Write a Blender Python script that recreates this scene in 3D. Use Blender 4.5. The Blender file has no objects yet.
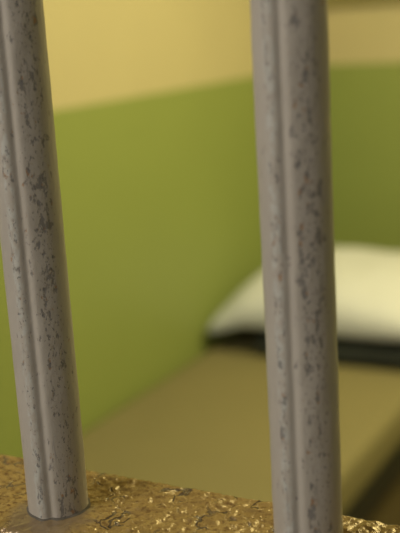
import bpy, bmesh, math, random
from mathutils import Vector, Matrix, noise

scene = bpy.context.scene
COL = scene.collection

# ------------------------------------------------------------------ camera
EYE = 1.45                       # camera height above the floor, metres
YAW, PITCH, ROLL = math.radians(28.694), math.radians(13.293), math.radians(-3.462)
fwd = Vector((-math.sin(YAW) * math.cos(PITCH), math.cos(YAW) * math.cos(PITCH), -math.sin(PITCH)))
right = Vector((math.cos(YAW), math.sin(YAW), 0))
up = right.cross(fwd)
r2 = right * math.cos(ROLL) + up * math.sin(ROLL)
u2 = -right * math.sin(ROLL) + up * math.cos(ROLL)
cam_data = bpy.data.cameras.new('camera')
cam_data.sensor_fit = 'VERTICAL'
cam_data.sensor_height = 23.6
cam_data.sensor_width = 17.7
cam_data.lens = 1033.6 / 533 * 23.6
cam_data.clip_start = 0.02
cam_data.dof.use_dof = True
cam_data.dof.focus_distance = 0.408
cam_data.dof.aperture_fstop = 5.6
cam_data.dof.aperture_blades = 7
cam = bpy.data.objects.new('camera', cam_data)
COL.objects.link(cam)
m = Matrix((r2, u2, -fwd)).transposed().to_4x4()
m.translation = Vector((0, 0, EYE))
cam.matrix_world = m
scene.camera = cam

# ------------------------------------------------------------------ world, lights, exposure
scene.view_settings.view_transform = 'Standard'
scene.view_settings.look = 'None'
scene.view_settings.gamma = 1
scene.view_settings.exposure = 0.0
scene.view_settings.use_curve_mapping = False
world = bpy.data.worlds.new('world')
scene.world = world
world.use_nodes = True
bgn = world.node_tree.nodes['Background']
bgn.inputs[0].default_value = (0.92, 0.93, 0.92, 1)
bgn.inputs[1].default_value = 0.15


def area(name, loc, aim, size, sy, power, color):
    l = bpy.data.lights.new(name, 'AREA')
    l.shape = 'RECTANGLE'
    l.size = size
    l.size_y = sy
    l.energy = power
    l.color = color
    o = bpy.data.objects.new(name, l)
    COL.objects.link(o)
    o.location = loc
    o.rotation_euler = (Vector(aim) - Vector(loc)).to_track_quat('-Z', 'Y').to_euler()
    return o


# warm lamp on the cell ceiling, cooler strip lamp on the corridor ceiling
area('cell_ceiling_light', (0.0, 2.25, 2.42), (-0.45, 2.45, 0), 0.9, 0.9, 50, (1.0, 0.87, 0.42))
area('corridor_ceiling_light', (-0.72, -0.75, 2.42), (-0.4, 0.3, 1.2), 0.9, 0.5, 27, (1.0, 0.93, 0.82))


# ------------------------------------------------------------------ material helpers
def mat(name):
    m = bpy.data.materials.new(name)
    m.use_nodes = True
    nt = m.node_tree
    return m, nt, nt.nodes['Principled BSDF']


def N(nt, t, **kw):
    n = nt.nodes.new(t)
    for k, v in kw.items():
        if k.startswith('i_'):
            n.inputs[k[2:].replace('_', ' ')].default_value = v
        else:
            setattr(n, k, v)
    return n


def L(nt, a, b):
    nt.links.new(a, b)


def math_node(nt, op, a, b=None, clamp=False):
    n = nt.nodes.new('ShaderNodeMath')
    n.operation = op
    n.use_clamp = clamp
    for i, v in enumerate((a, b)):
        if v is None:
            continue
        if isinstance(v, (int, float)):
            n.inputs[i].default_value = v
        else:
            L(nt, v, n.inputs[i])
    return n.outputs[0]


def mix(nt, fac, a, b):
    n = nt.nodes.new('ShaderNodeMix')
    n.data_type = 'RGBA'
    if isinstance(fac, (int, float)):
        n.inputs[0].default_value = fac
    else:
        L(nt, fac, n.inputs[0])
    for i, v in ((6, a), (7, b)):
        if isinstance(v, tuple):
            n.inputs[i].default_value = v + (1,) if len(v) == 3 else v
        else:
            L(nt, v, n.inputs[i])
    return n.outputs[2]


def ramp(nt, src, lo, hi):
    n = nt.nodes.new('ShaderNodeMapRange')
    n.interpolation_type = 'SMOOTHSTEP'
    n.inputs['From Min'].default_value = lo
    n.inputs['From Max'].default_value = hi
    L(nt, src, n.inputs['Value'])
    return n.outputs['Result']


def coords(nt, scale=(1, 1, 1)):
    c = nt.nodes.new('ShaderNodeTexCoord')
    mp = nt.nodes.new('ShaderNodeMapping')
    mp.inputs['Scale'].default_value = scale
    L(nt, c.outputs['Object'], mp.inputs['Vector'])
    return mp.outputs[0]


def noise_node(nt, vec, scale, detail=3, rough=0.55):
    n = N(nt, 'ShaderNodeTexNoise', i_Scale=scale, i_Detail=detail, i_Roughness=rough)
    L(nt, vec, n.inputs['Vector'])
    return n.outputs['Fac']


def bump(nt, h, strength, dist, bsdf):
    b = N(nt, 'ShaderNodeBump', i_Strength=strength, i_Distance=dist)
    L(nt, h, b.inputs['Height'])
    L(nt, b.outputs[0], bsdf.inputs['Normal'])
    return b


# walls: cream above a green dado, painted plaster
DADO = 1.263


def wall_material(name):
    m, nt, b = mat(name)
    g = nt.nodes.new('ShaderNodeNewGeometry')
    s = nt.nodes.new('ShaderNodeSeparateXYZ')
    L(nt, g.outputs['Position'], s.inputs[0])
    v = coords(nt)
    n1 = noise_node(nt, v, 3, 4)
    edge = math_node(nt, 'ADD', s.outputs['Z'], math_node(nt, 'MULTIPLY', noise_node(nt, v, 25, 2), 0.004))
    f = ramp(nt, edge, DADO, DADO + 0.004)
    cr = mix(nt, n1, (0.535, 0.475, 0.295), (0.585, 0.525, 0.325))
    gr = mix(nt, n1, (0.25, 0.305, 0.09), (0.285, 0.345, 0.105))
    L(nt, mix(nt, f, gr, cr), b.inputs['Base Color'])
    b.inputs['Roughness'].default_value = 0.5
    bump(nt, noise_node(nt, v, 60, 4), 0.25, 0.002, b)
    return m


def plain(name, color, rough=0.6, var=0.12, scale=8, bdist=0.001, bscale=120, metallic=0.0, stretch=(1, 1, 1)):
    m, nt, b = mat(name)
    v = coords(nt, stretch)
    lo = tuple(c * (1 - var) for c in color)
    hi = tuple(min(1, c * (1 + var)) for c in color)
    L(nt, mix(nt, noise_node(nt, v, scale, 4), lo, hi), b.inputs['Base Color'])
    b.inputs['Roughness'].default_value = rough
    b.inputs['Metallic'].default_value = metallic
    bump(nt, noise_node(nt, v, bscale, 3), 0.4, bdist, b)
    return m


M_WALL = wall_material('two_tone_wall_paint')
M_CORR = plain('corridor_plaster', (0.55, 0.52, 0.46))
M_CEIL = plain('ceiling_plaster', (0.70, 0.64, 0.50))
M_FLOOR = plain('brown_concrete', (0.20, 0.15, 0.08), 0.55, 0.2, 4)
M_TRIM = plain('olive_paint', (0.30, 0.27, 0.12), 0.5)
M_BLANK = plain('tan_blanket', (0.203, 0.178, 0.085), 0.9, 0.06, 6, 0.002, 400)
M_DARK = plain('dark_wool', (0.022, 0.027, 0.027), 0.95, 0.3, 10, 0.003, 200)
M_PILL = plain('pillowcase', (0.60, 0.63, 0.70), 0.85, 0.03, 6, 0.003, 30)
M_BLACK = plain('black_metal', (0.010, 0.010, 0.008), 0.6, 0.2)
M_BASE = plain('brown_board', (0.11, 0.085, 0.04), 0.6, 0.2)


# chipped grey paint on the bars
def bar_material(name, a_small, a_big):
    """a_small / a_big: directions (radians, about the bar's axis) where the paint has worn to bare steel"""
    m, nt, b = mat(name)
    c = nt.nodes.new('ShaderNodeTexCoord').outputs['Object']
    s = nt.nodes.new('ShaderNodeSeparateXYZ')
    L(nt, c, s.inputs[0])
    ang = math_node(nt, 'ARCTAN2', s.outputs['Y'], s.outputs['X'])

    def band(a0, width):
        d = math_node(nt, 'SUBTRACT', ang, a0)
        d = math_node(nt, 'ABSOLUTE', math_node(nt, 'ARCTAN2', math_node(nt, 'SINE', d), math_node(nt, 'COSINE', d)))
        return math_node(nt, 'SUBTRACT', 1.0, ramp(nt, d, width * 0.35, width))
    seam = band(a_small, 0.24)
    bands = math_node(nt, 'MAXIMUM', math_node(nt, 'MULTIPLY', seam, 0.9), band(a_big, 0.62))
    vs = coords(nt, (1, 1, 0.5))
    v1 = coords(nt)
    chips = noise_node(nt, vs, 430, 4, 0.68)
    patch = noise_node(nt, coords(nt, (1, 1, 0.45)), 95, 3)
    t = math_node(nt, 'ADD', chips, math_node(nt, 'MULTIPLY', bands, 0.10))
    t = math_node(nt, 'ADD', t, math_node(nt, 'MULTIPLY', math_node(nt, 'SUBTRACT', patch, 0.5), 0.30))
    chip = ramp(nt, t, 0.645, 0.71)
    fine = noise_node(nt, coords(nt, (1, 1, 0.6)), 950, 2)
    tf = math_node(nt, 'ADD', fine, math_node(nt, 'MULTIPLY', bands, 0.13))
    specks = ramp(nt, tf, 0.72, 0.80)
    streak = ramp(nt, math_node(nt, 'ADD', noise_node(nt, coords(nt, (1, 1, 0.06)), 700, 2), math_node(nt, 'MULTIPLY', bands, 0.06)), 0.68, 0.76)
    # paint, with a pale cool sheen put into its colour along the seam
    base = mix(nt, noise_node(nt, vs, 60, 4), (0.33, 0.30, 0.265), (0.42, 0.39, 0.35))
    cool = math_node(nt, 'MULTIPLY', ramp(nt, noise_node(nt, vs, 600, 3), 0.42, 0.62), seam)
    base = mix(nt, math_node(nt, 'MULTIPLY', cool, 0.7), base, (0.43, 0.44, 0.42))
    base = mix(nt, math_node(nt, 'MULTIPLY', streak, 0.5), base, (0.20, 0.19, 0.18))
    # bare steel and a few rust spots
    rust = ramp(nt, noise_node(nt, v1, 260, 1), 0.62, 0.66)
    worn = mix(nt, rust, (0.13, 0.125, 0.125), (0.27, 0.13, 0.045))
    colr = mix(nt, math_node(nt, 'MULTIPLY', chip, 0.72), base, worn)
    colr = mix(nt, math_node(nt, 'MULTIPLY', specks, 0.7), colr, (0.10, 0.10, 0.105))
    L(nt, colr, b.inputs['Base Color'])
    b.inputs['Roughness'].default_value = 0.42
    b.inputs['Specular IOR Level'].default_value = 0.35
    h = math_node(nt, 'SUBTRACT', noise_node(nt, v1, 420, 3), math_node(nt, 'MULTIPLY', chip, 0.9))
    h = math_node(nt, 'ADD', h, math_node(nt, 'MULTIPLY', noise_node(nt, vs, 1200, 2), 0.3))
    bump(nt, h, 0.45, 0.00035, b)
    return m


# gold-brown lumpy paint of the cross rail, with a greyish smear round the bar feet
def rail_material(feet):
    m, nt, b = mat('gold_brown_rail_paint')
    v = coords(nt)
    n1 = noise_node(nt, v, 120, 4)
    n2 = noise_node(nt, v, 420, 3)
    base = mix(nt, n1, (0.21, 0.135, 0.045), (0.39, 0.27, 0.09))
    dots = ramp(nt, n2, 0.55, 0.62)
    base = mix(nt, math_node(nt, 'MULTIPLY', dots, 0.6), base, (0.13, 0.07, 0.025))
    pits = N(nt, 'ShaderNodeTexVoronoi', voronoi_dimensions='2D', i_Scale=330.0, i_Randomness=0.9)
    L(nt, coords(nt, (0.7, 1, 1)), pits.inputs['Vector'])
    pit = math_node(nt, 'SUBTRACT', 1.0, ramp(nt, pits.outputs['Distance'], 0.16, 0.36))
    sx = nt.nodes.new('ShaderNodeSeparateXYZ')
    L(nt, v, sx.inputs[0])
    pit = math_node(nt, 'MULTIPLY', pit, math_node(nt, 'SUBTRACT', 1.0, ramp(nt, sx.outputs['X'], -0.012, 0.004)))
    pit = math_node(nt, 'MULTIPLY', pit, ramp(nt, noise_node(nt, v, 150, 2), 0.38, 0.52))
    base = mix(nt, math_node(nt, 'MULTIPLY', pit, 0.75), base, (0.11, 0.05, 0.02))
    vor = N(nt, 'ShaderNodeTexVoronoi', feature='DISTANCE_TO_EDGE', i_Scale=85.0)
    vd = nt.nodes.new('ShaderNodeVectorMath')
    vd.operation = 'ADD'
    nz = N(nt, 'ShaderNodeTexNoise', i_Scale=110.0, i_Detail=3.0)
    L(nt, v, nz.inputs['Vector'])
    sc = nt.nodes.new('ShaderNodeVectorMath')
    sc.operation = 'SCALE'
    sc.inputs['Scale'].default_value = 0.014
    L(nt, nz.outputs['Color'], sc.inputs[0])
    L(nt, v, vd.inputs[0])
    L(nt, sc.outputs[0], vd.inputs[1])
    L(nt, vd.outputs[0], vor.inputs['Vector'])
    crack = math_node(nt, 'SUBTRACT', 1.0, ramp(nt, vor.outputs['Distance'], 0.02, 0.07))
    crack = math_node(nt, 'MULTIPLY', crack, ramp(nt, noise_node(nt, v, 55, 2), 0.50, 0.60))
    c = nt.nodes.new('ShaderNodeTexCoord').outputs['Object']
    foot = None
    for fx, fy in feet:
        dn = nt.nodes.new('ShaderNodeVectorMath')
        dn.operation = 'DISTANCE'
        L(nt, c, dn.inputs[0])
        dn.inputs[1].default_value = (fx + 0.002, fy - 0.008, 0.0)
        d = math_node(nt, 'ADD', dn.outputs['Value'],
                      math_node(nt, 'MULTIPLY', math_node(nt, 'SUBTRACT', noise_node(nt, v, 90, 3), 0.5), 0.016))
        k = math_node(nt, 'SUBTRACT', 1.0, ramp(nt, d, 0.013, 0.021))
        foot = k if foot is None else math_node(nt, 'MAXIMUM', foot, k)
    crack = math_node(nt, 'MULTIPLY', crack, math_node(nt, 'SUBTRACT', 1.0, foot))
    base = mix(nt, math_node(nt, 'MULTIPLY', crack, 0.8), base, (0.06, 0.05, 0.045))
    base = mix(nt, math_node(nt, 'MULTIPLY', foot, 0.75), base, (0.19, 0.145, 0.095))
    L(nt, base, b.inputs['Base Color'])
    b.inputs['Roughness'].default_value = 0.24
    b.inputs['Specular IOR Level'].default_value = 0.55
    b.inputs['Metallic'].default_value = 0.2
    h = math_node(nt, 'ADD', noise_node(nt, v, 230, 3, 0.6), math_node(nt, 'MULTIPLY', crack, -0.8))
    h = math_node(nt, 'SUBTRACT', h, math_node(nt, 'MULTIPLY', pit, 0.5))
    amp = math_node(nt, 'SUBTRACT', 1.0, math_node(nt, 'MULTIPLY', foot, 0.75))
    amp = math_node(nt, 'MULTIPLY', amp, math_node(nt, 'ADD', math_node(nt, 'MULTIPLY', ramp(nt, sx.outputs['X'], -0.015, 0.01), 0.6), 0.4))
    bump(nt, math_node(nt, 'MULTIPLY', h, amp), 1.0, 0.0013, b)
    return m


# ------------------------------------------------------------------ object helpers
def link_mesh(name, me, material, parent=None, smooth=True):
    o = bpy.data.objects.new(name, me)
    COL.objects.link(o)
    if material:
        me.materials.append(material)
    if smooth:
        me.polygons.foreach_set('use_smooth', [True] * len(me.polygons))
    if parent:
        o.parent = parent
    return o


def box(name, lo, hi, material, parent=None, bevel=0.0, segs=3):
    """box between two corners; its origin is its base centre"""
    lo, hi = Vector(lo), Vector(hi)
    c = Vector(((lo.x + hi.x) / 2, (lo.y + hi.y) / 2, lo.z))
    bm = bmesh.new()
    bmesh.ops.create_cube(bm, size=1)
    for v in bm.verts:
        v.co = Vector(((v.co.x) * (hi.x - lo.x), v.co.y * (hi.y - lo.y), (v.co.z + .5) * (hi.z - lo.z)))
    if bevel:
        bmesh.ops.bevel(bm, geom=bm.edges[:], offset=bevel, segments=segs, profile=.5, affect='EDGES')
    me = bpy.data.meshes.new(name)
    bm.to_mesh(me)
    bm.free()
    o = link_mesh(name, me, material, parent, smooth=bool(bevel))
    o.location = c if parent is None else c - parent.location
    return o


def struct(o):
    o['kind'] = 'structure'
    return o


def thing(name, label, cat, loc, group=None):
    o = bpy.data.objects.new(name, None)
    o.empty_display_size = 0.1
    COL.objects.link(o)
    o.location = loc
    tag(o, label, cat, group)
    return o


def tag(o, label, cat, group=None):
    o['label'] = label
    o['category'] = cat
    if group:
        o['group'] = group
    return o


# ------------------------------------------------------------------ the setting
XL, XR, YB, YF, H = -1.492, 0.95, 3.76, -1.55, 2.5
struct(box('floor', (XL - .12, YF - .12, -0.1), (XR + .12, YB + .12, 0), M_FLOOR))
struct(box('ceiling', (XL - .12, YF - .12, H), (XR + .12, YB + .12, H + .1), M_CEIL))
struct(box('wall_left', (XL - .12, 0.29, 0), (XL, YB + .12, H), M_WALL))
struct(box('wall_back', (XL, YB, 0), (XR + .12, YB + .12, H), M_WALL))
struct(box('wall_right', (XR, 0.29, 0), (XR + .12, YB, H), M_WALL))
struct(box('wall_front', (XL - .12, YF - .12, 0), (XR + .12, YF, H), M_CORR))
struct(box('trim_1', (XL, YB - 0.03, 1.48), (XR, YB, 1.565), M_TRIM, bevel=.006))

# ------------------------------------------------------------------ bunk
BX0, BX1, BY0, BY1 = XL + 0.004, -0.774, 1.62, YB - 0.006
TOP = 0.45
bed = thing('bunk', 'low bunk against the green wall, spread with a smooth tan blanket', 'bed',
            ((BX0 + BX1) / 2, (BY0 + BY1) / 2, 0))
box('base', (BX0 + .02, BY0 + .05, 0), (BX1 - .035, BY1, 0.235), M_BASE, bed, .004)
fr = box('bed_frame', (BX0 + .002, BY0 + .01, 0.236), (BX1 - .008, BY1, 0.329), M_BLACK, bed, .006)


def mattress():
    bm = bmesh.new()
    x0, x1, y0, y1, z0, z1 = BX0, BX1, BY0, BY1, 0.330, TOP
    w, l, h = x1 - x0, y1 - y0, z1 - z0
    bmesh.ops.create_cube(bm, size=1)
    for v in bm.verts:
        v.co = Vector((v.co.x * w, v.co.y * l, (v.co.z + .5) * h))
    bmesh.ops.bevel(bm, geom=bm.edges[:], offset=.028, segments=5, profile=.5, affect='EDGES')
    bmesh.ops.subdivide_edges(bm, edges=[e for e in bm.edges if e.calc_length() > .3], cuts=24, use_grid_fill=True)
    for v in bm.verts:
        if v.co.z > h * .8:
            v.co.z += 0.004 * (noise.noise(v.co * 5) - 0.2)
    me = bpy.data.meshes.new('mattress')
    bm.to_mesh(me)
    bm.free()
    o = link_mesh('mattress', me, M_BLANK, bed)
    o.location = Vector(((x0 + x1) / 2, (y0 + y1) / 2, z0)) - bed.location
    o['label'] = 'mattress under a tan blanket'
    return o


mattress()


# ------------------------------------------------------------------ dark folded blanket and pillow
def soft_slab(name, w, l, h, material, seed, amp, bevel, layers=1):
    bm = bmesh.new()
    # rounded slab from a subdivided cube
    bmesh.ops.create_cube(bm, size=1)
    bmesh.ops.subdivide_edges(bm, edges=bm.edges[:], cuts=28, use_grid_fill=True)
    for v in bm.verts:
        p = Vector((v.co.x * w, v.co.y * l, v.co.z * h))
        q = Vector((max(-w / 2 + bevel, min(w / 2 - bevel, p.x)), max(-l / 2 + bevel, min(l / 2 - bevel, p.y)),
                    max(-h / 2 + bevel, min(h / 2 - bevel, p.z))))
        d = p - q
        if d.length > 1e-9:
            p = q + d.normalized() * min(bevel, d.length)
        t = (p.z / h + .5)
        p.z += t * amp * noise.noise(Vector((p.x * 6 + seed, p.y * 6, 0)))
        p.x += amp * .5 * noise.noise(Vector((p.y * 9, p.z * 30, seed)))
        p.y += amp * .8 * noise.noise(Vector((p.x * 9, p.z * 30, seed + 4)))
        p.z += h / 2
        v.co = p
    me = bpy.data.meshes.new(name)
    bm.to_mesh(me)
    bm.free()
    return link_mesh(name, me, material)


bl = soft_slab('folded_blanket', 0.525, 0.66, 0.056, M_DARK, 3.1, 0.012, 0.024)
bl.location = (-1.048, 3.03, TOP + 0.003)
tag(bl, 'dark blue-black folded blanket lying on the bunk underneath the pillow', 'blanket')


def pillow():
    w, l, h = 0.70, 0.66, 0.32
    bm = bmesh.new()
    n = 60
    grid = {}
    for s in (1, -1):
        for i in range(n + 1):
            for j in range(n + 1):
                a, b_ = -1 + 2 * i / n, -1 + 2 * j / n
                edge = i in (0, n) or j in (0, n)
                if edge and s == -1:
                    grid[(s, i, j)] = grid[(1, i, j)]
                    continue
                # puffed cushion, fuller in the middle, corners drawn out into points
                t = max(0, (1 - a * a)) ** 0.35 * max(0, (1 - b_ * b_)) ** 0.36
                pin = 1 - 0.05 * (1 - abs(a)) * abs(b_) ** 4
                x = a * w / 2 * (1 - 0.05 * (b_ * b_) * (1 - abs(a) ** 3))
                y = b_ * l / 2 * (1 - 0.05 * (a * a) * (1 - abs(b_) ** 3))
                z = s * h / 2 * t
                if s > 0:
                    z += 0.010 * noise.noise(Vector((a * 2.3, b_ * 2.3, 7))) * t
                    z += 0.005 * noise.noise(Vector((a * 6, b_ * 6, 2))) * t
                else:
                    z *= 0.175
                droop = max(0.0, min(1.0, (-a - 0.60) / 0.40))     # the wall-side end sags past the blanket
                z -= 0.035 * droop * droop * (3 - 2 * droop)
                grid[(s, i, j)] = bm.verts.new((x, y, z))
    for s in (1, -1):
        for i in range(n):
            for j in range(n):
                q = [grid[(s, i, j)], grid[(s, i + 1, j)], grid[(s, i + 1, j + 1)], grid[(s, i, j + 1)]]
                if s < 0:
                    q.reverse()
                bm.faces.new(q)
    me = bpy.data.meshes.new('pillow')
    bm.to_mesh(me)
    bm.free()
    o = link_mesh('pillow', me, M_PILL)
    o.location = (-1.125, 3.03, TOP + 0.056 + 0.0405)
    tag(o, 'plump cream-white pillow resting on the dark folded blanket at the head of the bunk', 'pillow')
    return o


pillow()

# ------------------------------------------------------------------ the bars and the cross rail
RAIL_TOP = EYE - 0.189
BAR_Y = 0.3115
LX, RX = -0.2430, -0.1329
grille = thing('cell_grille', 'grey chipped upright bars through a lumpy gold-brown cross rail, nearest the viewer',
               'prison bars', (LX, BAR_Y, 0))
R = 0.0124


def profile(n=160):
    """cross section of a bar: round, with a raised seam and a soft groove beside it; +y faces the viewer"""
    def g(a, c, w):
        d = (a - c + math.pi) % (2 * math.pi) - math.pi
        return math.exp(-(d / math.radians(w)) ** 2)
    out = []
    for i in range(n):
        th = 2 * math.pi * i / n
        psi = th - math.pi / 2                  # positive towards the viewer's right
        r = 0.985 - 0.09 * g(psi, math.radians(-16), 7.5) + 0.05 * g(psi, math.radians(-34), 11)
        r -= 0.035 * g(psi, math.radians(15), 26)
        out.append((r * math.cos(th), r * math.sin(th)))
    return out


PROF = profile()


def bar(facing, seed, material):
    zs = []
    z = 0.0
    while z < H + 1e-6:
        zs.append(min(z, H))
        if z >= H:
            break
        step = 0.0016 if 1.22 < z < 1.50 else 0.04
        z = min(z + step, H)
    bm = bmesh.new()
    rot = facing - math.pi / 2
    ca, sa = math.cos(rot), math.sin(rot)
    rings = []
    for z in zs:
        ring = []
        for (px, py) in PROF:
            x, y = px * R, py * R
            p = Vector((x * ca - y * sa, x * sa + y * ca, z))
            nrm = Vector((p.x, p.y, 0)).normalized()
            if 1.2 < z < 1.52:
                q = Vector((p.x * 180, p.y * 180, z * 90 + seed))
                d = 0.00016 * noise.noise(q) + 0.00008 * noise.noise(q * 3)
                d += 0.00012 * noise.noise(Vector((p.x * 40, p.y * 40, z * 18 + seed)))
                p += nrm * d
            ring.append(bm.verts.new(p))
        rings.append(ring)
    n = len(PROF)
    for a, b_ in zip(rings, rings[1:]):
        for i in range(n):
            bm.faces.new((a[i], a[(i + 1) % n], b_[(i + 1) % n], b_[i]))
    bm.faces.new(list(reversed(rings[0])))
    bm.faces.new(rings[-1])
    me = bpy.data.meshes.new('bar')
    bm.to_mesh(me)
    bm.free()
    return link_mesh('bar', me, material, grille)


def weld(parent, facing, material):
    """low uneven fillet of paint and weld round the foot of a bar"""
    bm = bmesh.new()
    rot = facing - math.pi / 2
    ca, sa = math.cos(rot), math.sin(rot)
    n = len(PROF)
    prof = [(-0.0006, 0.0005), (0.0001, 0.0005), (0.0006, 0.0002), (0.0008, 0.0), (0.0011, -0.0004), (0.0011, -0.0012),
            (-0.0006, -0.0012)]
    rings = []
    for i, (px, py) in enumerate(PROF):
        x, y = px * R, py * R
        p = Vector((x * ca - y * sa, x * sa + y * ca, RAIL_TOP))
        nrm = Vector((p.x, p.y, 0)).normalized()
        k = 1 + 0.45 * noise.noise(Vector((p.x * 250, p.y * 250, facing)))
        rings.append([bm.verts.new(p + nrm * a * (k if a > 0 else 1) + Vector((0, 0, b_ * k))) for a, b_ in prof])
    m_ = len(prof)
    for i in range(n):
        a, b_ = rings[i], rings[(i + 1) % n]
        for j in range(m_):
            bm.faces.new((a[j], a[(j + 1) % m_], b_[(j + 1) % m_], b_[j]))
    bmesh.ops.recalc_face_normals(bm, faces=bm.faces[:])
    me = bpy.data.meshes.new('weld_bead')
    bm.to_mesh(me)
    bm.free()
    return link_mesh('weld_bead', me, material, parent)


M_WELD = plain('grey_weld_paint', (0.085, 0.075, 0.06), 0.9, 0.8, 260, 0.0006, 500)
for bx, face in ((LX, math.radians(-52)), (RX, math.radians(-66.9))):
    mt = bar_material('chipped_grey_paint', face - math.radians(34), face + math.radians(22))
    o = bar(face, bx * 100, mt)
    o.location = (bx - LX, 0, 0)
    weld(o, face, M_WELD)


def rail():
    x0, x1 = XL + 0.001, XR - 0.001
    xs = []
    x = x0
    while x < x1:
        xs.append(x)
        x += 0.0007 if -0.34 < x < -0.06 else 0.02
    xs.append(x1)
    yf, yb, t = 0.2865, 0.3478, 0.014
    sec = []
    ny = 84
    rr = 0.003
    for i in range(7):
        a = math.pi - i * math.pi / 12
        sec.append((yf + rr + rr * math.cos(a), -rr + rr * math.sin(a), 1))
    for i in range(1, ny):
        sec.append((yf + rr + (yb - yf - 2 * rr) * i / ny, 0, 1))
    for i in range(7):
        a = math.pi / 2 - i * math.pi / 12
        sec.append((yb - rr + rr * math.cos(a), -rr + rr * math.sin(a), 1))
    sec += [(yb, -t, 0), (yf, -t, 0)]
    bm = bmesh.new()
    rings = []
    fine = len(sec)
    for x in xs:
        ring = []
        for (y, z, top) in sec:
            dz = 0
            if top:
                dd = min(math.hypot(x - f, y - BAR_Y) for f in (LX, RX))
                calm = max(0.0, min(1.0, (dd - 0.013) / 0.012))
                left = 0.45 + 0.55 * max(0.0, min(1.0, (x + 0.262) / 0.03))
                p = Vector((x * 1000, y * 1000, 0))
                a = noise.noise(p / 9.0)
                b_ = noise.noise(p / 4.2 + Vector((4, 8, 1)))
                c = abs(noise.noise(p / 6.0 + Vector((9, 1, 5)) + Vector((a, b_, 0)) * .6))
                dz = 0.0008 * a + 0.0005 * b_ + 0.0012 * (0.25 - min(c, .25)) * 2 - 0.0004
                dz += 0.00025 * noise.noise(p / 1.6)
                dz *= (0.18 + 0.82 * calm) * left * (1.15 - 0.6 * max(0.0, min(1.0, (y - yb + 0.008) / 0.006)))
            ring.append(bm.verts.new((x, y + (0.6 * dz if top and y < yf + .004 else 0), z + dz)))
        rings.append(ring)
    for a, b_ in zip(rings, rings[1:]):
        for j in range(fine):
            k = (j + 1) % fine
            bm.faces.new((a[j], b_[j], b_[k], a[k]))
    bm.faces.new(list(rings[0]))
    bm.faces.new(list(reversed(rings[-1])))
    bmesh.ops.recalc_face_normals(bm, faces=bm.faces[:])
    bmesh.ops.translate(bm, verts=bm.verts, vec=(-LX, -BAR_Y, 0))
    me = bpy.data.meshes.new('cross_rail')
    bm.to_mesh(me)
    bm.free()
    o = link_mesh('cross_rail', me, rail_material([(0.0, 0.0), (RX - LX, 0.0)]), grille)
    o.location = (0, 0, RAIL_TOP)
    o['label'] = 'lumpy gold-brown horizontal rail'
    return o


rail()
